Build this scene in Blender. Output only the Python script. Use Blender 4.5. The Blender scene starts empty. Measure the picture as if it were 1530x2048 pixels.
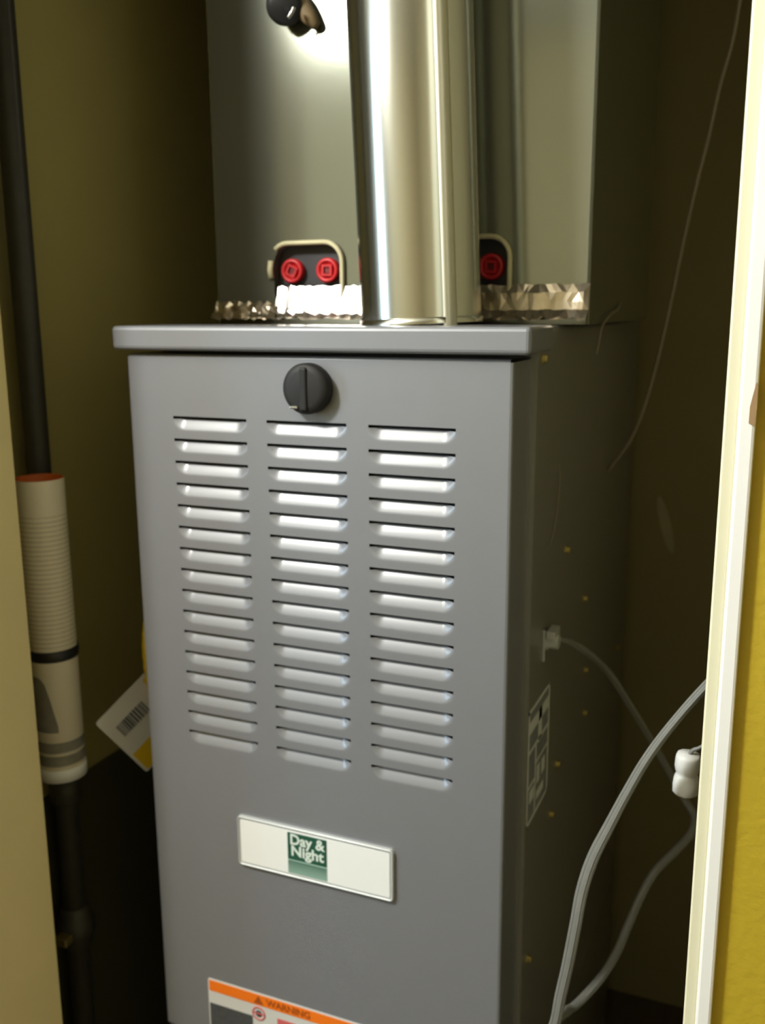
import bpy, bmesh, math, random
from mathutils import Vector, Matrix
random.seed(4)
sc = bpy.context.scene
COL = sc.collection

# ------------------------------------------------------------------ camera
cam_d = bpy.data.cameras.new('camera'); cam = bpy.data.objects.new('camera', cam_d); COL.objects.link(cam)
F, YAW, PITCH, ROLL = 1923.1, 0.4037, 0.2103, -0.0064
CPOS = Vector((0.6896, -0.8887, 1.3492))
fw = Vector((-math.sin(YAW)*math.cos(PITCH), math.cos(YAW)*math.cos(PITCH), -math.sin(PITCH)))
rt = Vector((math.cos(YAW), math.sin(YAW), 0)); up = rt.cross(fw)
r2 = rt*math.cos(ROLL)+up*math.sin(ROLL); u2 = -rt*math.sin(ROLL)+up*math.cos(ROLL)
cam.matrix_world = Matrix(((r2.x, u2.x, -fw.x, CPOS.x), (r2.y, u2.y, -fw.y, CPOS.y), (r2.z, u2.z, -fw.z, CPOS.z), (0, 0, 0, 1)))
cam_d.sensor_fit = 'VERTICAL'; cam_d.sensor_height = 24.0; cam_d.lens = 24.0*F/2048
cam_d.clip_start = 0.01
cam_d.dof.use_dof = True; cam_d.dof.focus_distance = 0.72; cam_d.dof.aperture_fstop = 4.5
sc.camera = cam

# ------------------------------------------------------------------ world, lights, exposure
w = bpy.data.worlds.new('world'); sc.world = w; w.use_nodes = True
bg = w.node_tree.nodes['Background']; bg.inputs[0].default_value = (0.5, 0.5, 0.45, 1); bg.inputs[1].default_value = 0.0

def light(name, kind, loc, power, color, aim=None, **kw):
    d = bpy.data.lights.new(name, kind); d.energy = power; d.color = color
    for k, v in kw.items(): setattr(d, k, v)
    o = bpy.data.objects.new(name, d); COL.objects.link(o); o.location = loc
    if aim is not None:
        o.rotation_euler = (Vector(aim)-Vector(loc)).to_track_quat('-Z', 'Y').to_euler()
    return o
# the room's ceiling lamp, behind the camera on the left
light('ceiling_lamp', 'POINT', (-0.41, -1.00, 2.13), 50, (1.0, 1.0, 0.95), shadow_soft_size=0.09)
# daylight from the room's window in its left wall
light('window_daylight', 'AREA', (-1.96, -1.75, 1.55), 15, (0.50, 0.75, 1.0), aim=(1, -1.75, 1.55), shape='RECTANGLE', size=0.75, size_y=1.3)

vs = sc.view_settings
sc.display_settings.display_device = 'sRGB'
vs.view_transform = 'Standard'; vs.look = 'None'; vs.gamma = 1.0; vs.use_curve_mapping = False
vs.exposure = 1.18
sc.cycles.use_denoising = True
sc.cycles.max_bounces = 10; sc.cycles.diffuse_bounces = 6; sc.cycles.glossy_bounces = 5
sc.cycles.sample_clamp_indirect = 4.0
sc.cycles.caustics_reflective = False; sc.cycles.caustics_refractive = False

# ------------------------------------------------------------------ materials
def mat(name, col, rough=0.5, metal=0.0, noise=0.0, nscale=20.0, bump=0.0, bscale=80.0, spec=0.5, stretch=(1, 1, 1), coat=0.0):
    m = bpy.data.materials.new(name); m.use_nodes = True
    nt = m.node_tree; b = nt.nodes['Principled BSDF']
    b.inputs['Base Color'].default_value = (*col, 1); b.inputs['Roughness'].default_value = rough
    b.inputs['Metallic'].default_value = metal; b.inputs['Specular IOR Level'].default_value = spec
    if coat: b.inputs['Coat Weight'].default_value = coat; b.inputs['Coat Roughness'].default_value = 0.19
    tc = nt.nodes.new('ShaderNodeTexCoord'); mp = nt.nodes.new('ShaderNodeMapping')
    mp.inputs['Scale'].default_value = stretch
    nt.links.new(tc.outputs['Object'], mp.inputs['Vector'])
    if noise:
        n = nt.nodes.new('ShaderNodeTexNoise'); n.inputs['Scale'].default_value = nscale; n.inputs['Detail'].default_value = 5
        nt.links.new(mp.outputs[0], n.inputs['Vector'])
        mx = nt.nodes.new('ShaderNodeMix'); mx.data_type = 'RGBA'
        mx.inputs['A'].default_value = (*[c*(1-noise) for c in col], 1)
        mx.inputs['B'].default_value = (*[min(1, c*(1+noise)) for c in col], 1)
        nt.links.new(n.outputs['Fac'], mx.inputs['Factor']); nt.links.new(mx.outputs['Result'], b.inputs['Base Color'])
    if bump:
        n2 = nt.nodes.new('ShaderNodeTexNoise'); n2.inputs['Scale'].default_value = bscale; n2.inputs['Detail'].default_value = 4
        nt.links.new(mp.outputs[0], n2.inputs['Vector'])
        bp = nt.nodes.new('ShaderNodeBump'); bp.inputs['Strength'].default_value = bump; bp.inputs['Distance'].default_value = 0.002
        nt.links.new(n2.outputs['Fac'], bp.inputs['Height']); nt.links.new(bp.outputs['Normal'], b.inputs['Normal'])
    return m

M = {}
M['grey'] = mat('grey_enamel', (0.160, 0.165, 0.182), 0.46, 0.0, 0.04, 30, 0.02, 300, spec=0.9, coat=0.7)
M['greydark'] = mat('grey_cabinet_enamel', (0.20, 0.195, 0.18), 0.28, 0.0, 0.06, 12)
M['dark'] = mat('dark_interior', (0.02, 0.02, 0.02), 0.8)
M['galv'] = mat('galvanised_sheet', (0.60, 0.60, 0.55), 0.19, 1.0, 0.10, 14, 0.02, 60, stretch=(1, 1, 0.15))
M['seam'] = mat('seam_metal', (0.60, 0.58, 0.46), 0.42, 0.9, 0.06, 14)
M['case'] = mat('coil_case_sheet', (0.29, 0.30, 0.245), 0.12, 0.72, 0.07, 9, 0.02, 40)
M['foil'] = mat('foil', (0.80, 0.74, 0.68), 0.26, 1.0, 0.05, 60)
M['foildim'] = mat('foil_dimmed', (0.56, 0.48, 0.37), 0.27, 0.95, 0.25, 70)  # darker foil copy: dimness of the outer strips put into the colour
M['black'] = mat('black_plastic', (0.016, 0.016, 0.016), 0.42, 0, 0.2, 60)
M['knob'] = mat('knob_plastic', (0.018, 0.017, 0.016), 0.55, 0, 0.2, 60, spec=0.25)
M['iron'] = mat('black_iron', (0.040, 0.037, 0.026), 0.6, 0.0, 0.3, 50)
M['red'] = mat('red_plastic', (0.55, 0.02, 0.025), 0.4, 0, 0.1, 80)
M['reddark'] = mat('red_socket', (0.16, 0.006, 0.01), 0.5)
M['pan'] = mat('drain_pan_plastic', (0.03, 0.028, 0.032), 0.4)
M['rim'] = mat('rim_foam', (0.62, 0.57, 0.36), 0.7, 0, 0.1, 80)
M['white'] = mat('white_enamel', (0.80, 0.81, 0.80), 0.35)
M['palewhite'] = mat('pale_print', (0.62, 0.70, 0.64), 0.45)
M['silver'] = mat('badge_frame', (0.55, 0.57, 0.57), 0.35, 0.3)
M['green'] = mat('dark_green_print', (0.012, 0.075, 0.045), 0.45)
M['palegreen'] = mat('pale_green_print', (0.30, 0.45, 0.38), 0.45)
M['ink'] = mat('ink_grey', (0.06, 0.065, 0.07), 0.5, 0, 0.4, 200)
M['orange'] = mat('orange_print', (0.85, 0.18, 0.008), 0.45)
M['orangedark'] = mat('orange_lettering', (0.35, 0.07, 0.005), 0.5)
M['redprint'] = mat('red_print', (0.6, 0.12, 0.12), 0.5)
M['paper'] = mat('label_paper', (0.60, 0.60, 0.58), 0.5, 0, 0.03, 40)
M['band'] = mat('band_print', (0.22, 0.21, 0.17), 0.6, 0, 0.3, 90)
M['diagram'] = mat('diagram_line', (0.66, 0.68, 0.68), 0.5)
M['diagrambg'] = mat('diagram_ground', (0.20, 0.21, 0.22), 0.5, 0, 0.2, 90)
M['brass'] = mat('zinc_yellow', (0.55, 0.44, 0.16), 0.35, 0.9)
M['yellowtag'] = mat('yellow_print', (0.62, 0.42, 0.01), 0.5, 0, 0.06, 60)
M['cable'] = mat('grey_cable', (0.17, 0.17, 0.155), 0.5, 0, 0.1, 80, 0.1, 200)
M['wire'] = mat('thin_wire', (0.26, 0.22, 0.16), 0.5, 0, 0.15, 60)
M['trimwhite'] = mat('white_gloss_paint', (0.84, 0.84, 0.82), 0.3, 0, 0.02, 20)
M['jamb'] = mat('jamb_paint', (0.78, 0.66, 0.32), 0.45, 0, 0.05, 12)
M['trimcream'] = mat('cream_paint', (0.74, 0.71, 0.52), 0.4, 0, 0.04, 20)
M['wood'] = mat('bare_wood_chip', (0.30, 0.19, 0.09), 0.7, 0, 0.2, 60)
M['roomwall'] = mat('beige_room_paint', (0.46, 0.40, 0.25), 0.7, 0, 0.04, 8)
M['yellow'] = mat('golden_wall_paint', (0.45, 0.325, 0.020), 0.55, 0, 0.08, 8, 0.35, 120)
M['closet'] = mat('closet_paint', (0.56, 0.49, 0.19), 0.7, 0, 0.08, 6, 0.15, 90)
M['closetshade'] = mat('closet_paint_shaded', (0.30, 0.26, 0.13), 0.8, 0, 0.12, 6, 0.15, 90)  # darker copy of the closet paint, shade of the deeper walls in its colour
M['ceil'] = mat('ceiling_paint', (0.62, 0.60, 0.52), 0.8, 0, 0.03, 10)
M['floor'] = mat('floor_boards', (0.10, 0.07, 0.04), 0.5, 0, 0.25, 6, stretch=(8, 1, 1))
M['tan'] = mat('tan_rubber', (0.20, 0.14, 0.07), 0.55, 0, 0.1, 60)
M['chrome'] = mat('bright_metal', (0.75, 0.75, 0.75), 0.15, 1.0)
M['orangeliner'] = mat('orange_liner', (0.62, 0.13, 0.015), 0.6, 0, 0.1, 30)
M['darksheet'] = mat('added_dark_sheet', (0.075, 0.07, 0.03), 0.8, 0, 0.2, 8)
M['smudge'] = mat('pale_stain', (0.42, 0.38, 0.24), 0.8, 0, 0.2, 20)

def tube_print():
    """white cardboard with wrapped lines of grey print"""
    m = mat('printed_cardboard', (0.62, 0.58, 0.47), 0.55)
    nt = m.node_tree; b = nt.nodes['Principled BSDF']
    tc = nt.nodes.new('ShaderNodeTexCoord'); sx = nt.nodes.new('ShaderNodeSeparateXYZ')
    nt.links.new(tc.outputs['Object'], sx.inputs[0])
    wv = nt.nodes.new('ShaderNodeMath'); wv.operation = 'MULTIPLY'; wv.inputs[1].default_value = 2*math.pi/0.0058
    nt.links.new(sx.outputs['Z'], wv.inputs[0])
    sn = nt.nodes.new('ShaderNodeMath'); sn.operation = 'SINE'; nt.links.new(wv.outputs[0], sn.inputs[0])
    nz = nt.nodes.new('ShaderNodeTexNoise'); nz.inputs['Scale'].default_value = 260
    mp = nt.nodes.new('ShaderNodeMapping'); mp.inputs['Scale'].default_value = (1, 1, 0.3)
    nt.links.new(tc.outputs['Object'], mp.inputs[0]); nt.links.new(mp.outputs[0], nz.inputs['Vector'])
    mu = nt.nodes.new('ShaderNodeMath'); mu.operation = 'MULTIPLY'
    nt.links.new(sn.outputs[0], mu.inputs[0]); nt.links.new(nz.outputs['Fac'], mu.inputs[1])
    # print only between the top margin and the band
    rp = nt.nodes.new('ShaderNodeMapRange'); rp.inputs['From Min'].default_value = 0.17; rp.inputs['From Max'].default_value = 0.175
    nt.links.new(sx.outputs['Z'], rp.inputs['Value'])
    rp2 = nt.nodes.new('ShaderNodeMapRange'); rp2.inputs['From Min'].default_value = 0.345; rp2.inputs['From Max'].default_value = 0.335
    nt.links.new(sx.outputs['Z'], rp2.inputs['Value'])
    g = nt.nodes.new('ShaderNodeMath'); g.operation = 'MULTIPLY'; nt.links.new(rp.outputs[0], g.inputs[0]); nt.links.new(rp2.outputs[0], g.inputs[1])
    g2 = nt.nodes.new('ShaderNodeMath'); g2.operation = 'MULTIPLY'; nt.links.new(g.outputs[0], g2.inputs[0]); nt.links.new(mu.outputs[0], g2.inputs[1])
    cr = nt.nodes.new('ShaderNodeMapRange'); cr.inputs['From Min'].default_value = 0.05; cr.inputs['From Max'].default_value = 0.35
    nt.links.new(g2.outputs[0], cr.inputs['Value'])
    mx = nt.nodes.new('ShaderNodeMix'); mx.data_type = 'RGBA'
    mx.inputs['A'].default_value = (0.86, 0.80, 0.64, 1); mx.inputs['B'].default_value = (0.66, 0.60, 0.46, 1)
    nt.links.new(cr.outputs[0], mx.inputs['Factor']); nt.links.new(mx.outputs['Result'], b.inputs['Base Color'])
    return m
M['tube'] = tube_print()

# ------------------------------------------------------------------ helpers
def mesh(name, verts, faces, m, parent=None, smooth=False, loc=(0, 0, 0)):
    me = bpy.data.meshes.new(name); me.from_pydata([tuple(v) for v in verts], [], faces); me.update()
    return link(name, me, m, parent, smooth, loc)
def link(name, me, m, parent=None, smooth=False, loc=(0, 0, 0)):
    if m is not None and not me.materials: me.materials.append(m)
    if smooth:
        for p in me.polygons: p.use_smooth = True
    o = bpy.data.objects.new(name, me); COL.objects.link(o)
    o.location = loc
    if parent is not None:
        o.parent = parent
        o.matrix_parent_inverse = Matrix.Translation(-abs_loc(parent))
    return o
def abs_loc(o):
    v = Vector(o.location)
    if o.parent is not None: v = o.matrix_parent_inverse.to_translation() + v + abs_loc(o.parent)
    return v
def from_bm(name, bm, m, parent=None, smooth=False, loc=(0, 0, 0)):
    bmesh.ops.recalc_face_normals(bm, faces=bm.faces)
    me = bpy.data.meshes.new(name); bm.to_mesh(me); bm.free()
    return link(name, me, m, parent, smooth, loc)
def box_bm(bm, lo, hi, bevel=0.0, seg=2):
    lo, hi = Vector(lo), Vector(hi)
    r = bmesh.ops.create_cube(bm, size=1)
    bmesh.ops.transform(bm, matrix=Matrix.Translation((lo+hi)/2) @ Matrix.Diagonal((*(hi-lo), 1)), verts=r['verts'])
    if bevel:
        es = list({e for v in r['verts'] for e in v.link_edges})
        bmesh.ops.bevel(bm, geom=es, offset=bevel, segments=seg, affect='EDGES', profile=0.5)
def box(name, lo, hi, m, parent=None, bevel=0.0, seg=2):
    bm = bmesh.new(); box_bm(bm, lo, hi, bevel, seg)
    return from_bm(name, bm, m, parent)
def lathe_bm(bm, prof, n=32, mtx=Matrix.Identity(4), caps=True):
    """prof: (r, h) along +Z of mtx"""
    rings = []
    for r, h in prof:
        rings.append([bm.verts.new(mtx @ Vector((r*math.cos(2*math.pi*i/n), r*math.sin(2*math.pi*i/n), h))) for i in range(n)])
    for a, b in zip(rings, rings[1:]):
        for i in range(n):
            f = bm.faces.new((a[i], a[(i+1) % n], b[(i+1) % n], b[i])); f.smooth = True
    if caps:
        bm.faces.new(rings[0][::-1]); bm.faces.new(rings[-1])
def lathe(name, prof, m, parent=None, n=32, mtx=Matrix.Identity(4), caps=True, loc=(0, 0, 0)):
    bm = bmesh.new(); lathe_bm(bm, prof, n, mtx, caps)
    return from_bm(name, bm, m, parent, False, loc)
def axis_mtx(p, d):
    return Matrix.Translation(p) @ Vector(d).to_track_quat('Z', 'Y').to_matrix().to_4x4()
def catmull(pts, k=8):
    P = [Vector(p) for p in pts]; P = [P[0]*2-P[1]] + P + [P[-1]*2-P[-2]]
    out = []
    for i in range(1, len(P)-2):
        p0, p1, p2, p3 = P[i-1:i+3]
        for j in range(k):
            t = j/k
            out.append(0.5*((2*p1)+(p2-p0)*t+(2*p0-5*p1+4*p2-p3)*t*t+(3*p1-p0-3*p2+p3)*t**3))
    out.append(P[-2]); return out
def sweep_bm(bm, pts, a, b, wide=None, n=10):
    """ellipse profile half-widths a (along wide) and b swept along pts; a, b may be lists"""
    rings = []
    for i, p in enumerate(pts):
        t = (pts[min(i+1, len(pts)-1)]-pts[max(i-1, 0)]).normalized()
        wd = Vector(wide[i] if isinstance(wide, list) else (wide or (0.3, 0.2, 1)))
        s = (wd - t*wd.dot(t)).normalized(); q = t.cross(s)
        ra = a[i] if isinstance(a, list) else a; rb = b[i] if isinstance(b, list) else b
        rings.append([bm.verts.new(p+s*ra*math.cos(2*math.pi*j/n)+q*rb*math.sin(2*math.pi*j/n)) for j in range(n)])
    for u, v in zip(rings, rings[1:]):
        for j in range(n):
            f = bm.faces.new((u[j], u[(j+1) % n], v[(j+1) % n], v[j])); f.smooth = True
    bm.faces.new(rings[0][::-1]); bm.faces.new(rings[-1])
def sweep(name, pts, a, b, m, parent=None, wide=None, n=10):
    bm = bmesh.new(); sweep_bm(bm, pts, a, b, wide, n); return from_bm(name, bm, m, parent)
def thing(name, label, cat, loc, group=None):
    o = bpy.data.objects.new(name, None); COL.objects.link(o); o.location = loc
    o.empty_display_size = 0.05
    return tag(o, label, cat, group)
def tag(o, label, cat, group=None):
    o['label'] = label; o['category'] = cat
    if group: o['group'] = group
    return o
def struct(o): o['kind'] = 'structure'; return o
def text_mesh(name, body, size, m, parent, origin, xdir, ydir, depth=0.0004, bold=0.0, width=1.0, space=1.0, line=1.0):
    cu = bpy.data.curves.new(name, 'FONT'); cu.body = body; cu.size = size; cu.extrude = depth; cu.offset = bold
    cu.align_x = 'CENTER'; cu.align_y = 'CENTER'; cu.space_character = space; cu.space_line = line; cu.resolution_u = 3
    tmp = bpy.data.objects.new('tmp_text', cu); COL.objects.link(tmp)
    dg = bpy.context.evaluated_depsgraph_get()
    me = bpy.data.meshes.new_from_object(tmp.evaluated_get(dg)); me.name = name
    bpy.data.objects.remove(tmp); bpy.data.curves.remove(cu)
    x, y = Vector(xdir), Vector(ydir); z = x.cross(y)
    mt = Matrix(((x.x*width, y.x, z.x, origin[0]), (x.y*width, y.y, z.y, origin[1]), (x.z*width, y.z, z.z, origin[2]), (0, 0, 0, 1)))
    me.transform(mt); me.materials.clear()
    return link(name, me, m, parent)
def rrect(x0, x1, z0, z1, r, n=5):
    """rounded rectangle outline in x,z, counter-clockwise"""
    out = []
    for cx, cz, a0 in ((x1-r, z0+r, -90), (x1-r, z1-r, 0), (x0+r, z1-r, 90), (x0+r, z0+r, 180)):
        for i in range(n+1):
            a = math.radians(a0+90*i/n); out.append((cx+r*math.cos(a), cz+r*math.sin(a)))
    return out
def plate(name, x0, x1, z0, z1, yf, yb, r, m, parent):
    """rounded plate, front at y=yf, back at y=yb"""
    pts = rrect(x0, x1, z0, z1, r); n = len(pts)
    v = [(x, yf, z) for x, z in pts]+[(x, yb, z) for x, z in pts]
    f = [tuple(range(n)), tuple(range(2*n-1, n-1, -1))]+[(i, i+n, (i+1) % n+n, (i+1) % n) for i in range(n)]
    return mesh(name, v, f, m, parent)

# ------------------------------------------------------------------ setting
XJ, YR, YC = -0.079, -0.20, -0.10            # left jamb face, room face, closet face of the partition
def wall(name, lo, hi, m): return struct(box(name, lo, hi, m))
bm = bmesh.new()
box_bm(bm, (-2.0, YR, 0), (-0.099, YC, 2.45)); box_bm(bm, (0.6665, YR, 0), (1.9, YC, 2.45)); box_bm(bm, (-0.099, YR, 2.06), (0.6665, YC, 2.45))
struct(from_bm('wall_front', bm, M['yellow']))
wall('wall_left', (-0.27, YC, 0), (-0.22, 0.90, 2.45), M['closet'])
wl_ = [o for o in COL.objects if o.name == 'wall_left'][0]
lp = box('added_panel', (-0.2195, YC+0.001, 0.002), (-0.214, 0.849, 0.69), M['darksheet'], wl_, 0.001)  # guessed sheet, added to bring the lower wall down in tone
lp['label'] = 'dark sheet added over the lower wall'
wall('wall_right', (0.78, YC, 0), (0.83, 0.90, 2.45), M['closetshade'])
wb = wall('wall_back', (-0.22, 0.85, 0), (0.78, 0.90, 2.45), M['closetshade'])
wall('wall_room_left', (-2.05, -3.05, 0), (-2.0, YC, 2.45), M['roomwall'])
wall('wall_room_right', (1.9, -3.05, 0), (1.95, YC, 2.45), M['roomwall'])
wall('wall_room_rear', (-2.0, -3.05, 0), (1.9, -3.0, 2.45), M['roomwall'])
wall('floor', (-2.05, -3.05, -0.05), (1.95, 0.90, 0.0), M['floor'])
wall('ceiling', (-2.05, -3.05, 2.45), (1.95, 0.90, 2.50), M['ceil'])
# left jamb, its face turned to the opening, with a stop bead
bm = bmesh.new(); box_bm(bm, (-0.099, YR, 0), (XJ, YC, 2.04), 0.002)
struct(from_bm('trim_1', bm, M['jamb']))
# right jamb edge (cream) and casing strip (white)
bm = bmesh.new(); box_bm(bm, (0.6475, YR-0.004, 0), (0.6570, YC, 2.04), 0.0015); struct(from_bm('trim_2', bm, M['trimcream']))
bm = bmesh.new(); box_bm(bm, (0.6566, YR-0.007, 0), (0.6678, YR+0.02, 2.06), 0.002)
t3 = struct(from_bm('trim_3', bm, M['trimwhite']))
bm = bmesh.new(); box_bm(bm, (-0.099, YR-0.007, 2.04), (0.6678, YC, 2.06), 0.002); struct(from_bm('trim_4', bm, M['trimwhite']))
# chip in the casing's edge
v = []
ch = [(0.6635, 1.272), (0.6672, 1.270), (0.6680, 1.282), (0.6678, 1.297), (0.6665, 1.299), (0.6648, 1.290), (0.6636, 1.283)]
pl = [(x, YR-0.0078, z) for x, z in ch]+[(x, YR-0.002, z) for x, z in ch]; n = len(ch)
mesh('chip', pl, [tuple(range(n)), tuple(range(2*n-1, n-1, -1))]+[(i, i+n, (i+1) % n+n, (i+1) % n) for i in range(n)], M['wood'], t3)
# pale worn patch on the back wall
pts = []
for i in range(14):
    a = 2*math.pi*i/14; pts.append((0.497+0.010*math.cos(a)-0.014*math.sin(a), 0.8493, 0.965+0.052*math.sin(a)))
mesh('stain', pts, [tuple(range(14))[::-1]], M['smudge'], wb)

# ------------------------------------------------------------------ furnace
fur = thing('furnace', 'tall grey enamelled furnace with louvered front door in the dark closet', 'furnace', (0.2225, 0.40, 0))
WF, ZP, ZB = 0.445, 1.300, 0.44
# cabinet
bm = bmesh.new(); box_bm(bm, (-0.003, 0.068, 0.31), (0.450, 0.74, 1.328), 0.0055, 3)
from_bm('cabinet', bm, M['greydark'], fur)
box('return_base', (-0.003, 0.02, 0.0), (0.450, 0.74, 0.309), M['greydark'], fur, 0.003)
# top rail: shallow folded tray over the door
bm = bmesh.new(); box_bm(bm, (-0.010, -0.012, 1.3045), (0.464, 0.080, 1.3305), 0.0045, 3)
from_bm('top_rail', bm, M['grey'], fur)
# front door panel with 3 x 16 punched cells
LX = [(0.0581, 0.1522), (0.1764, 0.2706), (0.2945, 0.3887)]
ZT, DZ, NR = 1.2321, 0.02488, 16
CW, CT, CB = 0.0495, 0.0025, 0.0185       # cell half width, above and below the lip
xs = [0.003]+[c+s for a, b in LX for c, s in (((a+b)/2, -CW), ((a+b)/2, CW))]+[WF-0.003]
zs = [ZP-0.003]
for k in range(NR): zs += [ZT-k*DZ+CT, ZT-k*DZ-CB]
zs.append(ZB)
bm = bmesh.new()
V = [[bm.verts.new((x, 0, z)) for x in xs] for z in zs]
for j in range(len(zs)-1):
    for i in range(len(xs)-1):
        if i % 2 == 1 and j % 2 == 1: continue
        bm.faces.new((V[j+1][i], V[j+1][i+1], V[j][i+1], V[j][i]))
def strip(a, b): bm.faces.new((*a, *b[::-1]))
# rolled edges and side flanges
for X0, s in ((0.003, -1), (WF-0.003, 1)):
    col = [V[j][0 if s < 0 else -1] for j in range(len(zs))]
    prev = col
    for off, y in ((0.0021, 0.0009), (0.003, 0.003), (0.003, 0.066)):
        cur = [bm.verts.new((X0+s*off, y, v.co.z)) for v in col]
        for j in range(len(zs)-1):
            f = bm.faces.new((prev[j], prev[j+1], cur[j+1], cur[j]))
        prev = cur
prev = V[0]
for off, y in ((0.0021, 0.0009), (0.003, 0.003), (0.003, 0.066)):
    cur = [bm.verts.new((v.co.x, y, ZP-0.003+off)) for v in V[0]]
    for i in range(len(xs)-1): bm.faces.new((prev[i], prev[i+1], cur[i+1], cur[i]))
    prev = cur
door = from_bm('door_panel', bm, M['grey'], fur)
box('slit_backing', (0.006, 0.012, ZB+0.01), (WF-0.006, 0.064, ZP-0.012), M['dark'], fur)  # black box standing in for the shade behind the louver slits
bm = bmesh.new(); box_bm(bm, (0.0, 0.0, 0.315), (WF, 0.066, 0.432), 0.003); from_bm('lower_door', bm, M['grey'], fur)
# one pressed louver, shared by all
def smooth(t): t = max(0, min(1, t)); return t*t*(3-2*t)
def louver_mesh():
    us = [-CW, -0.0478]+[-0.0468+0.0936*i/38 for i in range(39)]+[0.0478, CW]
    ts = [-CT, -0.0008, -0.0002, 0.0030, 0.0042, 0.0054, 0.0066, 0.0078, 0.0090, 0.0102, 0.0114, 0.0126, 0.0138, 0.0150, 0.0162, 0.0174, CB]
    verts, faces = [], []
    for t in ts:
        for u in us:
            e = smooth((0.0470-abs(u))/0.0130)**0.8
            lim = 0.0152-0.0065*(1-e)
            if t < 0.0001: d = 0
            else:
                q = max(0, min(1, (t-0.0030)/(lim-0.0030)))
                d = 0.0060*(1-q)
                # soft foot where the pocket meets the door
                d = 0.0060*((1-q)**2*0.30+(1-q)*0.70) if q < 1 else 0
                d *= e
            verts.append((u, d, -t))
    n = len(us)
    for j in range(len(ts)-1):
        for i in range(n-1):
            if j == 2 and 2 <= i <= n-4: continue          # the open slit under the lip
            faces.append((j*n+i, (j+1)*n+i, (j+1)*n+i+1, j*n+i+1))
    me = bpy.data.meshes.new('louver'); me.from_pydata(verts, [], faces); me.update()
    for p in me.polygons: p.use_smooth = True
    me.materials.append(M['grey'])
    return me
LM = louver_mesh()
lo0 = None
for a, b in LX:
    for k in range(NR):
        if lo0 is None:
            lo0 = link('louver', LM, None, door, False, ((a+b)/2, 0, ZT-k*DZ)); o = lo0
        else:
            o = lo0.copy(); COL.objects.link(o); o.location = ((a+b)/2, 0, ZT-k*DZ)
# quarter-turn knob
kn = (0.230, 0, 1.2675); FM = axis_mtx(kn, (0, -1, 0))
knob = lathe('knob', [(0.0255, -0.001), (0.0262, 0.002), (0.0262, 0.011), (0.0240, 0.0145), (0.018, 0.0158), (0.0, 0.0162)], M['knob'], fur, 40, FM, False)
knob['label'] = 'round black latch knob'
bm = bmesh.new(); box_bm(bm, (kn[0]-0.0042, -0.0182, kn[2]-0.0222), (kn[0]+0.0042, -0.012, kn[2]+0.0222), 0.0022, 3)
from_bm('grip', bm, M['knob'], knob)
bm = bmesh.new(); box_bm(bm, (kn[0]-0.0165, -0.0172, kn[2]-0.0205), (kn[0]-0.0070, -0.010, kn[2]-0.0170), 0.0015, 3)
pt = from_bm('knob_glint', bm, M['chrome'], knob)  # bright bar added for the glint on the knob's lower left

# name badge
bx0, bx1, bz0, bz1 = 0.1219, 0.3219, 0.6990, 0.7627
badge = plate('badge', bx0, bx1, bz0, bz1, -0.0035, 0.0, 0.0045, M['silver'], fur)
badge['label'] = 'white name badge with green square'
bm = bmesh.new()   # raised bead round the badge
oo = rrect(bx0+0.0012, bx1-0.0012, bz0+0.0012, bz1-0.0012, 0.0038); loop = [Vector((x, -0.0037, z)) for x, z in oo]
rings = []
for i, p in enumerate(loop):
    t = (loop[(i+1) % len(loop)]-loop[i-1]).normalized(); s = Vector((0, -1, 0)); q = t.cross(s)
    rings.append([bm.verts.new(p+s*0.0010*math.cos(a)+q*0.0010*math.sin(a)) for a in [2*math.pi*k/8 for k in range(8)]])
for i in range(len(rings)):
    u, v2 = rings[i], rings[(i+1) % len(rings)]
    for j in range(8): bm.faces.new((u[j], u[(j+1) % 8], v2[(j+1) % 8], v2[j]))
from_bm('badge_rim', bm, M['silver'], badge, True)
plate('badge_face', bx0+0.0045, bx1-0.0045, bz0+0.0045, bz1-0.0045, -0.0040, -0.0030, 0.0022, M['white'], badge)
gx0, gx1 = 0.1895, 0.2400
plate('logo_ground', gx0, gx1, 0.7225, 0.7565, -0.0043, -0.0036, 0.0002, M['green'], badge)
plate('logo_fade', gx0, gx1, 0.7045, 0.7225, -0.0042, -0.0036, 0.0002, M['palegreen'], badge)
bm = bmesh.new()
for i in range(7):
    z = 0.7060+0.0023*i; h = 0.0003+0.00018*i
    box_bm(bm, (gx0, -0.0044, z-h/2), (gx1, -0.0041, z+h/2))
o = from_bm('logo_stripes', bm, M['green'], badge); o['kind'] = 'stuff'
text_mesh('lettering', 'Day &', 0.0180, M['palewhite'], badge, ((gx0+gx1)/2, -0.0045, 0.7478), (1, 0, 0), (0, 0, 1), 0.0002, 0.0005, 0.98)
text_mesh('lettering', 'Night', 0.0180, M['palewhite'], badge, ((gx0+gx1)/2, -0.0045, 0.7335), (1, 0, 0), (0, 0, 1), 0.0002, 0.0005, 1.04)
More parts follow.
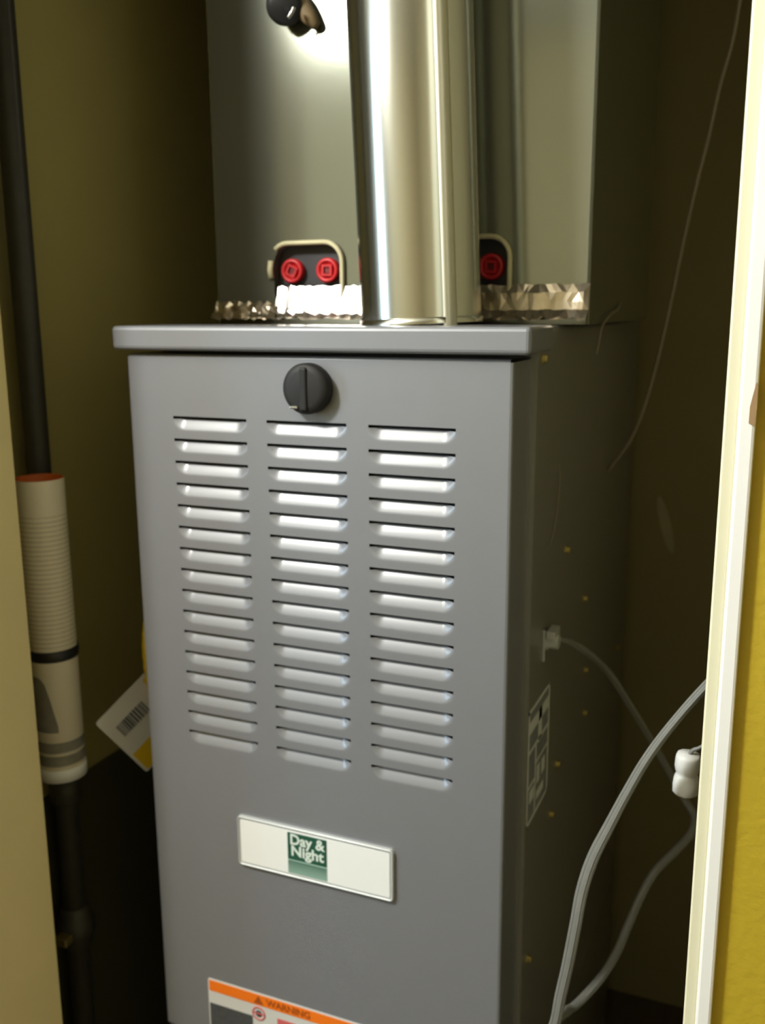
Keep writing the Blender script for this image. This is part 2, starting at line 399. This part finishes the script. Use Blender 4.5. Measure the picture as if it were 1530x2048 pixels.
# warning label, lower part below the frame
wl = plate('warning_label', 0.0672, 0.315, 0.38 if False else 0.446, 0.5252, -0.0008, 0.0, 0.003, M['paper'], fur)
wl['label'] = 'white warning label with orange top band'
plate('label_band', 0.0692, 0.313, 0.5085, 0.5232, -0.0013, -0.0006, 0.0004, M['orange'], wl)
text_mesh('label_lettering', 'WARNING', 0.0125, M['orangedark'], wl, (0.182, -0.0016, 0.5158), (1, 0, 0), (0, 0, 1), 0.0002, 0.0002)
mesh('alert_triangle', [(0.1335, -0.0015, 0.5105), (0.1475, -0.0015, 0.5105), (0.1405, -0.0015, 0.5220)], [(0, 1, 2)], M['orangedark'], wl)
plate('label_block', 0.0690, 0.131, 0.450, 0.4905, -0.0012, -0.0006, 0.0004, M['ink'], wl)
FMs = axis_mtx((0.1400, -0.0008, 0.4965), (0, -1, 0))
bm = bmesh.new(); lathe_bm(bm, [(0.0095, 0), (0.0095, 0.0005), (0.0075, 0.0005), (0.0075, 0)], 28, FMs, False)
box_bm(bm, (0.1325, -0.0013, 0.4955), (0.1475, -0.0009, 0.4975))
from_bm('prohibition_ring', bm, M['redprint'], wl)
lathe('pictogram', [(0.0048, 0), (0.0048, 0.0004), (0, 0.0004)], M['ink'], wl, 16, FMs, False)
plate('red_note', 0.166, 0.192, 0.486, 0.498, -0.0012, -0.0006, 0.0004, M['redprint'], wl)
# wiring diagram label on the right side
XS = 0.4500
def yplate(name, y0, y1, z0, z1, t, m, parent, bev=0.0):
    return box(name, (XS, y0, z0), (XS+t, y1, z1), m, parent, bev)
dl = yplate('wiring_label', 0.074, 0.172, 0.775, 0.915, 0.0006, M['diagrambg'], fur)
dl['label'] = 'wiring diagram label with pale lines'
bm = bmesh.new()
def bar(y0, y1, z0, z1): box_bm(bm, (XS+0.0005, y0, z0), (XS+0.0009, y1, z1))
bar(.074, .172, .911, .915); bar(.074, .172, .775, .779); bar(.074, .078, .775, .915); bar(.167, .172, .775, .915)
bar(.078, .167, .886, .9); bar(.12, .135, .86, .9); bar(.078, .167, .862, .866); bar(.108, .112, .78, .862)
bar(.112, .167, .838, .841); bar(.078, .108, .82, .823); bar(.085, .104, .8, .815); bar(.118, .15, .79, .80); bar(.118, .13, .81, .832); bar(.140, .155, .812, .83)
o = from_bm('diagram_lines', bm, M['diagram'], dl); o['kind'] = 'stuff'
# screws on the right side
for y, z in ((0.360, 0.963), (0.659, 0.792), (0.388, 0.851), (0.393, 0.785), (0.222, 0.786), (0.197, 0.730), (0.094, 1.296), (0.100, 0.593), (0.237, 1.060)):
    bm = bmesh.new(); mt = axis_mtx((XS, y, z), (1, 0, 0))
    lathe_bm(bm, [(0.0062, 0), (0.0062, 0.0008), (0.0042, 0.0010), (0.0040, 0.0045), (0.0030, 0.0052)], 6, mt)
    s = from_bm('screw', bm, M['brass'], fur)
# knock-out clamp where the cable enters
bm = bmesh.new(); lathe_bm(bm, [(0.011, 0), (0.011, 0.004), (0.0085, 0.005), (0.0085, 0.016)], 16, axis_mtx((XS, 0.142, 0.976), (1, 0, 0)))
box_bm(bm, (XS+0.004, 0.128, 0.982), (XS+0.014, 0.156, 0.991), 0.001)
box_bm(bm, (XS, 0.1285, 0.955), (XS+0.003, 0.1315, 0.992), 0.0005)
from_bm('cable_clamp', bm, M['silver'], fur)

# ------------------------------------------------------------------ coil cabinet (plenum) behind the flue
pl = thing('coil_cabinet', 'tall metal duct cabinet rising behind the round flue pipe on the furnace', 'duct', (0.234, 0.41, 1.33))
PX0, PX1, PY0, PY1, PZ0, PZ1 = -0.006, 0.474, 0.20, 0.64, 1.3285, 2.449
HO = [(0.079, 0.172, 1.345, 1.4235), (0.288, 0.381, 1.345, 1.4235)]
bm = bmesh.new()
def loop_edges(pts, y):
    vs_ = [bm.verts.new((x, y, z)) for x, z in pts]
    return vs_, [bm.edges.new((vs_[i], vs_[(i+1) % len(vs_)])) for i in range(len(vs_))]
ov, oe = loop_edges([(PX0+.003, PZ0), (PX1-.003, PZ0), (PX1-.003, PZ1), (PX0+.003, PZ1)], PY0)
ed = list(oe); hv = []
for h in HO:
    a, e = loop_edges(rrect(*h, 0.022, 6), PY0); ed += e; hv.append(a)
bmesh.ops.triangle_fill(bm, edges=ed, use_beauty=True)
for a in hv:                                            # returned lip of each opening
    b2 = [bm.verts.new((v.co.x, PY0+0.012, v.co.z)) for v in a]
    for i in range(len(a)): bm.faces.new((a[i], a[(i+1) % len(a)], b2[(i+1) % len(a)], b2[i]))
sec = [(PX0+.003, PY0), (PX0+.0009, PY0+.0009), (PX0, PY0+.003), (PX0, PY1), (PX1, PY1), (PX1, PY0+.003), (PX1-.0009, PY0+.0009), (PX1-.003, PY0)]
lo_ = [bm.verts.new((x, y, PZ0)) for x, y in sec]; hi_ = [bm.verts.new((x, y, PZ1)) for x, y in sec]
for i in range(len(sec)-1): bm.faces.new((lo_[i], lo_[i+1], hi_[i+1], hi_[i]))
bmesh.ops.remove_doubles(bm, verts=bm.verts, dist=1e-6)
from_bm('casing', bm, M['case'], pl)
box('liner', (PX0+.006, PY0+.03, PZ0+.002), (PX1-.006, PY1-.004, PZ1-.01), M['dark'], pl)
for h in HO:
    dp = box('drain_panel', (h[0]-.004, PY0+.0135, h[2]-.004), (h[1]+.004, PY0+.029, h[3]+.004), M['pan'], pl)
    c = (h[0]+h[1])/2
    for dx, rz in ((-0.0245, 0.35), (0.0245, 0.75)):
        p = Vector((c+dx, PY0+.0135, 1.3935)); mt = axis_mtx(p, (0, -1, 0))
        rp = lathe('plug', [(0.0150, 0), (0.0150, 0.008), (0.0125, 0.0100), (0.0105, 0.0085), (0.0095, 0.0055), (0, 0.0055)], M['red'], dp, 20, mt, False)
        rp['label'] = 'red drain plug'
        mq = mt @ Matrix.Rotation(rz, 4, 'Z')
        bm = bmesh.new(); lathe_bm(bm, [(0.0095, 0.004), (0.0095, 0.0095), (0.0060, 0.0095), (0.0060, 0.006)], 4, mq, False)
        for f in bm.faces: f.smooth = False
        from_bm('square_socket', bm, M['red'], dp)
        bm = bmesh.new(); lathe_bm(bm, [(0.0048, 0.0060), (0.0048, 0.0070)], 4, mq)
        for f in bm.faces: f.smooth = False
        from_bm('socket_core', bm, M['reddark'], dp)
    # pale foam rim that shows along the top, the right side and a bit of the left
    path = rrect(h[0]-.003, h[1]+.003, h[2], h[3]+.003, 0.024, 6)
    arc = [Vector((x, PY0-.003, z)) for x, z in path][3:18]
    sweep('opening_rim', arc, [0.0022+0.0022*math.sin(math.pi*i/14) for i in range(15)], 0.003, M['rim'], pl, (0, 1, 0), 8)
    sweep('opening_rim', [Vector((h[0]-.003, PY0-.002, 1.385)), Vector((h[0]-.004, PY0-.003, 1.395)), Vector((h[0]-.003, PY0-.002, 1.406))], 0.003, 0.004, M['rim'], pl, (0, 1, 0), 8)

def foil(name, x0, x1, z1, seed, amp=0.006, step=0.0045, jag=0.0025, flat=False):
    """crumpled foil tape: up the casing's face, then out over the furnace top"""
    rnd = random.Random(seed)
    nx = int((x1-x0)/step); rows = []
    prof = [(z1-PZ0, 0.0), ((z1-PZ0)*0.78, .004), ((z1-PZ0)*0.55, .005), ((z1-PZ0)*0.33, .006), (0.010, .009), (0.0035, .018), (0.0025, .034)]
    if flat: prof = [((z1-PZ0)*q, (z1-PZ0)*(1-q)*0.26) for q in (1, .8, .6, .4, .2)]+[(0.0035, .016), (0.0025, .034)]
    fold = [rnd.uniform(-1, 1) for _ in range(nx//3+3)]
    verts = []
    for j, (h, out) in enumerate(prof):
        for i in range(nx+1):
            x = x0+(x1-x0)*i/nx
            a = fold[i//4]*(1-(i % 4)/4)+fold[i//4+1]*((i % 4)/4)
            d = abs(a)*amp*(0.5 if j in (0, 6) else 1)+rnd.uniform(0, amp*0.25)
            hz = h+(rnd.uniform(-jag, jag) if j == 0 else rnd.uniform(-.001, .001)+(rnd.uniform(0, .004) if j in (4, 5, 6) else 0))
            verts.append((x+rnd.uniform(-.001, .001), PY0-0.0015-out-d*(1 if j < 5 else .3), PZ0+0.0025+max(hz, 0.0)))
    n = nx+1; faces = []
    for j in range(len(prof)-1):
        for i in range(nx):
            q = (j*n+i, j*n+i+1, (j+1)*n+i+1, (j+1)*n+i)
            faces += [(q[0], q[3], q[2]), (q[0], q[2], q[1])] if rnd.random() < .5 else [(q[0], q[3], q[1]), (q[1], q[3], q[2])]
    return mesh(name, verts, faces, M['foil' if flat else 'foildim'], pl)
foil('foil_tape', -0.005, 0.088, 1.353, 3, 0.004)
foil('foil_tape', 0.085, 0.208, 1.372, 8, 0.0007, 0.006, 0.0015, True)
foil('foil_tape', 0.345, 0.476, 1.3705, 5, 0.0045, 0.006, 0.0012)
# two foil corners lifted at the left end
for x, s in ((0.004, 1), (0.027, 1.1)):
    mesh('foil_flap', [(x-.008, .190, 1.334), (x+.010*s, .186, 1.336), (x+.012*s, .183, 1.343), (x, .188, 1.3595), (x-.004, .191, 1.346)], [(0, 1, 2), (0, 2, 4), (2, 3, 4)], M['foil'], pl)
# ------------------------------------------------------------------ flue pipe
fl = thing('flue_pipe', 'shiny round galvanised flue pipe standing on the furnace top', 'pipe', (0.3145, 0.10, 1.3305))
b0 = Vector((0.3145, 0.100, 1.3305)); d0 = Vector((-0.0445, 0.004, 1)).normalized(); LP = (2.447-1.3305)/d0.z
mt = axis_mtx(b0, d0)
RP = 0.0645
lathe('pipe', [(RP, 0.0), (RP, LP)], M['galv'], fl, 96, mt, False)
lathe('collar', [(RP+.0018, 0.0), (RP+.0018, 0.006), (RP, 0.0065)], M['galv'], fl, 96, mt, False)
# folded lock seam facing front right
an = math.radians(20.8-90+27.5)
sd = Vector((math.cos(an), math.sin(an), 0))
bm = bmesh.new()
sp = b0+sd*(RP+0.0004)
tv = Vector((-sd.y, sd.x, 0))
sec = [(-.0080, -.0012), (-.0072, .0006), (-.0050, .0020), (-.002, .0027), (.002, .0027), (.0050, .0020), (.0072, .0006), (.0080, -.0014)]
lo_ = [bm.verts.new(sp+tv*u+sd*q) for u, q in sec]; hi_ = [bm.verts.new(sp+tv*u+sd*q+d0*LP) for u, q in sec]
for i in range(7): bm.faces.new((lo_[i], lo_[i+1], hi_[i+1], hi_[i]))
from_bm('lock_seam', bm, M['seam'], fl, True)

# ------------------------------------------------------------------ dial thermometer in front of the duct
th = thing('thermometer', 'black round dial thermometer with tan tapered stem at the duct, upper edge of the photo', 'thermometer', (0.107, 0.1995, 1.692))
hp = Vector((0.1165, 0.176, 1.6885)); hd = (Vector((0.45, -0.95, -0.55))).normalized()
lathe('dial_head', [(0.0, -0.016), (0.012, -0.015), (0.0200, -0.009), (0.0215, 0.0), (0.0200, 0.007), (0.015, 0.010), (0.0, 0.011)], M['black'], th, 36, axis_mtx(hp, hd), False)
# chrome arc added as the highlight on the head's lower right
lg = [hp+Vector((0.010, -0.011, -0.0165)), hp+Vector((0.0150, -0.011, -0.0115)), hp+Vector((0.0175, -0.010, -0.0060))]
sweep('head_glint', catmull(lg, 5), 0.0032, 0.0018, M['chrome'], th, (0, -1, 0), 8)
s0 = Vector((0.124, 0.187, 1.698)); s1 = Vector((0.1505, 0.1925, 1.6655))
lathe('stem', [(0.0, -0.002), (0.0115, 0.0), (0.0115, 0.012), (0.0095, 0.026), (0.0060, (s1-s0).length-.003), (0.0, (s1-s0).length)], M['tan'], th, 20, axis_mtx(s0, s1-s0), False)
lathe('mount', [(0.006, 0), (0.006, 0.022)], M['black'], th, 12, axis_mtx((0.1165, 0.1995, 1.6885), (0, -1, 0)), True)

# ------------------------------------------------------------------ gas pipe, connector, tag, tube on the left
GX, GY = -0.173, 0.036
gp = thing('gas_pipe', 'dark vertical iron gas pipe along the left closet wall', 'pipe', (GX, GY, 0))
lathe('pipe', [(0.0150, 0.0), (0.0150, 2.449)], M['iron'], gp, 24, axis_mtx((GX, GY, 0), (0, 0, 1)))
lathe('coupling', [(0.0152, 0), (0.0205, 0.002), (0.0205, 0.036), (0.0152, 0.038)], M['iron'], gp, 24, axis_mtx((GX, GY, 0.70), (0, 0, 1)), False)
vb = lathe('shutoff_valve', [(0.0155, 0), (0.021, 0.004), (0.021, 0.018), (0.026, 0.022), (0.026, 0.040), (0.021, 0.044), (0.021, 0.058), (0.0155, 0.062)], M['iron'], gp, 8, axis_mtx((GX, GY, 0.48), (0, 0, 1)), False)
bm = bmesh.new(); box_bm(bm, (GX-0.004, GY-0.040, 0.504), (GX+0.016, GY-0.024, 0.516), 0.002); from_bm('valve_handle', bm, M['brass'], vb)

fx = [(-0.2195, 0.50, 0.74), (-0.17, 0.43, 0.745), (-0.10, 0.26, 0.77), (-0.055, 0.105, 0.82), (-0.0425, 0.068, 0.88), (-0.0415, 0.066, 0.95), (-0.034, 0.09, 1.00), (-0.018, 0.12, 1.005), (-0.0035, 0.13, 1.005)]
cp = catmull(fx, 10)
tag(sweep('gas_connector', cp, [0.0085+0.0007*(i % 2) for i in range(len(cp))], [0.0085+0.0007*(i % 2) for i in range(len(cp))], M['yellowtag'], None, (0.3, 1, 0.2), 12),
    'yellow coated flexible gas connector against the left side of the furnace', 'hose')
# hang tag
A = Vector((-0.085, 0.030, 0)); dr = Vector((0.5, 0.87, 0)).normalized(); nr = Vector((dr.y, -dr.x, 0))
def tp(u, z, o=0.0): return A+dr*u+nr*o+Vector((0, 0, z))
ht = thing('hang_tag', 'white and yellow tilted hang tag with a bar code, left of the furnace', 'tag', tp(0.02, 0.74))
uc, zc = 0.048, 0.824
ang = math.radians(-53.7)
def tq(a, b, o=0.0): return tp(uc+a*math.cos(ang)-b*math.sin(ang), zc+a*math.sin(ang)+b*math.cos(ang), o)
def tplate(name, a0, a1, b0_, b1, o0, o1, m, parent, r=0.004):
    pts = rrect(a0, a1, b0_, b1, r, 3); n = len(pts)
    v = [tq(a, b, o1) for a, b in pts]+[tq(a, b, o0) for a, b in pts]
    return mesh(name, v, [tuple(range(n)), tuple(range(2*n-1, n-1, -1))]+[(i, i+n, (i+1) % n+n, (i+1) % n) for i in range(n)], m, parent)
tplate('card', -0.048, 0.060, -0.048, 0.048, 0.0, 0.001, M['paper'], ht)
tplate('yellow_band', -0.043, 0.0235, 0.030, 0.0455, 0.0008, 0.0014, M['yellowtag'], ht, 0.001)
tplate('yellow_band', 0.025, 0.0575, -0.0440, 0.0455, 0.0008, 0.0014, M['yellowtag'], ht, 0.001)
bc = tplate('bar_code', -0.024, -0.002, -0.036, 0.014, 0.0008, 0.0013, M['paper'], ht, 0.0005)
x = -0.034; rb = random.Random(2); vv, ff = [], []
while x < 0.011:
    wd = rb.choice((0.0014, 0.002, 0.003)); q = [(-.023, x), (-.003, x), (-.003, x+wd), (-.023, x+wd)]
    k = len(vv); vv += [tq(a, b, 0.0016) for a, b in q]; ff.append((k, k+1, k+2, k+3)); x += wd+rb.choice((0.0010, 0.0016))
o = mesh('bars', vv, ff, M['ink'], bc); o['kind'] = 'stuff'

# printed cardboard tube strapped to the pipe
ct = thing('cardboard_tube', 'white printed cardboard tube with orange inside strapped to the dark gas pipe', 'tube', (-0.139, 0.0, 0.768))
TB = Vector((-0.1405, 0.0, 0.768)); TT = Vector((-0.1395, 0.0, 1.150)); R0 = 0.0292
tl = (TT-TB).length
o = lathe('sleeve', [(R0-.0022, 0), (R0, 0.001), (R0, tl)], M['tube'], ct, 48, Matrix.Identity(4), False, TB)
o = lathe('liner', [(R0, tl), (R0-.0012, tl+.0006), (R0-.0022, tl), (R0-.0024, 0.02), (0, 0.02)], M['orangeliner'], ct, 48, Matrix.Identity(4), False, TB)
lathe('end_rim', [(R0-.003, -.004), (R0+.0012, -.004), (R0+.0012, .011), (R0, .012)], M['white'], ct, 48, Matrix.Identity(4), False, TB)
# printed bands near the lower end, and the dark strap round tube and pipe
lathe('print_band', [(R0+.0003, 0.036), (R0+.0003, 0.050)], M['band'], ct, 48, Matrix.Identity(4), False, TB)
lathe('print_band', [(R0+.0003, 0.018), (R0+.0003, 0.032)], M['band'], ct, 48, Matrix.Identity(4), False, TB)
v = []
for i in range(9):
    a = math.radians(245+66*i/8)
    for z in (0.064, (.137, .137, .137, .136, .134, .128, .113, .093, .072)[i]): v.append((TB.x+(R0+.0004)*math.cos(a), TB.y+(R0+.0004)*math.sin(a), TB.z+z))
mesh('print_panel', v, [(2*i, 2*i+2, 2*i+3, 2*i+1) for i in range(8)], M['band'], ct, True)
stp = []
for i in range(28):
    a = math.radians(133+55+(360-110)*i/27)
    stp.append(Vector((TB.x+(R0+.0012)*math.cos(a), (R0+.0012)*math.sin(a), TB.z+0.163)))
for i in range(12):
    a = math.radians(133-75+150*i/11)
    stp.append(Vector((GX+0.0165*math.cos(a), GY+0.0165*math.sin(a), TB.z+0.163)))
stp.append(stp[0])
sweep('strap', stp, 0.0068, 0.0011, M['black'], ct, (0, 0, 1), 8)

# ------------------------------------------------------------------ cables on the right
cab = [(0.4515, 0.142, 0.976), (0.462, 0.150, 0.975), (.473, .17, .967), (.491, .20, .944), (.509, .24, .907), (.530, .27, .859), (.553, .30, .806), (.580, .31, .756), (.600, .31, .723), (.613, .30, .709), (.613, .28, .696),
       (.597, .25, .683), (.577, .22, .667), (.564, .20, .641), (.553, .18, .61), (.545, .15, .591), (.534, .11, .583), (.519, .06, .584), (.511, .02, .598), (.509, -.015, .611), (.512, -.040, .625),
       (.517, -.047, .645), (.521, -.05, .674), (.528, -.055, .716), (.535, -.06, .765), (.54, -.06, .804), (.549, -.06, .841), (.563, -.06, .878), (.576, -.06, .911), (.592, -.06, .948), (.611, -.06, .983), (.638, -.06, 1.025), (.680, -.07, 1.085), (.715, -.0985, 1.13)]
cp = catmull(cab, 6); N = len(cp)
def hw(i):
    t = i/(N-1)
    for (a, x), (b, y) in zip(KW, KW[1:]):
        if a <= t <= b: return x+(y-x)*(t-a)/(b-a)
    return KW[-1][1]
KW = [(0, .0042), (.3, .0050), (.45, .0052), (.6, .0058), (.66, .0062), (.78, .0062), (.84, .0050), (.92, .0042), (1, .0042)]
pc = thing('power_cable', 'grey flat power cable looping from the furnace side past the right door trim', 'cable', (0.452, 0.142, 0.976))
wv = []
for i in range(N):
    t = (cp[min(i+1, N-1)]-cp[max(i-1, 0)]).normalized(); view = (CPOS-cp[i]).normalized()
    wv.append(tuple(t.cross(Vector((-0.2, -0.9, 0.35)))))
sweep('jacket', cp, [hw(i) for i in range(N)], 0.0034, M['cable'], pc, wv, 12)
# two moulded ribs that mark the conductors on the flat side
for s in (-0.45, 0.45):
    rp = []
    for i in range(N):
        t = (cp[min(i+1, N-1)]-cp[max(i-1, 0)]).normalized(); wd = Vector(wv[i]).normalized(); q = t.cross(wd)
        if q.y > 0: q = -q
        rp.append(cp[i]+wd*hw(i)*s+q*0.0026)
    sweep('rib', rp, 0.0010, 0.0010, M['cable'], pc, (0.3, 0.2, 1), 6)

cpg = thing('cord_connector', 'small white two-lobed cord connector hanging beside the right door trim', 'connector', (0.624, -0.02, 0.905))
bm = bmesh.new()
mt = axis_mtx((0.6245, -0.02, 0.902), (0.02, 0, 1))
lathe_bm(bm, [(0.0, 0), (0.0100, 0.0003), (0.0118, 0.002), (0.0122, 0.010), (0.0116, 0.0165), (0.0098, 0.0195), (0.0096, 0.0215), (0.0108, 0.0240), (0.0118, 0.029), (0.0115, 0.037), (0.0100, 0.0405), (0.0, 0.0412)], 10, mt, False)
from_bm('connector_body', bm, M['paper'], cpg)
sweep('cord', catmull([(0.6253, -0.02, 0.940), (0.629, -0.022, 0.9475), (0.636, -0.022, 0.952), (0.650, -0.02, 0.965), (0.685, -0.05, 0.99), (0.715, -0.0985, 1.02)], 6), 0.0018, 0.0018, M['cable'], cpg, (0, 0, 1), 8)

wire = [(0.592, .5, 1.75), (.584, .5, 1.678), (.572, .5, 1.625), (.561, .5, 1.559), (.55, .5, 1.504), (.537, .5, 1.428), (.525, .5, 1.349), (.511, .5, 1.268), (.497, .5, 1.208), (.480, .5, 1.160), (.4505, .5, 1.115)]
wire = [(0.64, .52, 2.449), (0.625, .51, 2.1)]+wire
tag(sweep('thermostat_wire', catmull(wire, 8), 0.0026, 0.0026, M['wire'], None, (0, 1, 0.1), 8), 'thin brownish wire hanging slack down the right of the closet to the furnace side', 'wire')
st = catmull([(0.4745, .40, 1.352), (0.4775, .365, 1.344), (.4785, .31, 1.338), (.4785, .263, 1.326), (.4785, .245, 1.310), (.4785, .233, 1.295)], 6)
tag(sweep('wire_end', st, 0.0011, 0.0011, M['wire'], None, (0, 1, 0.1), 6), 'short pale crooked wire end at the top right corner of the furnace', 'wire')
st = catmull([(.4503, .184, 1.172), (.4515, .183, 1.166), (.4525, .181, 1.158), (.4525, .171, 1.117), (.4520, .150, 1.092), (.4503, .140, 1.085)], 6)
tag(sweep('wire_strand', st, 0.0006, 0.0006, M['wire'], None, (0, 1, 0.1), 6), 'very thin pale wire strand lying on the dark furnace side above the cable', 'wire')
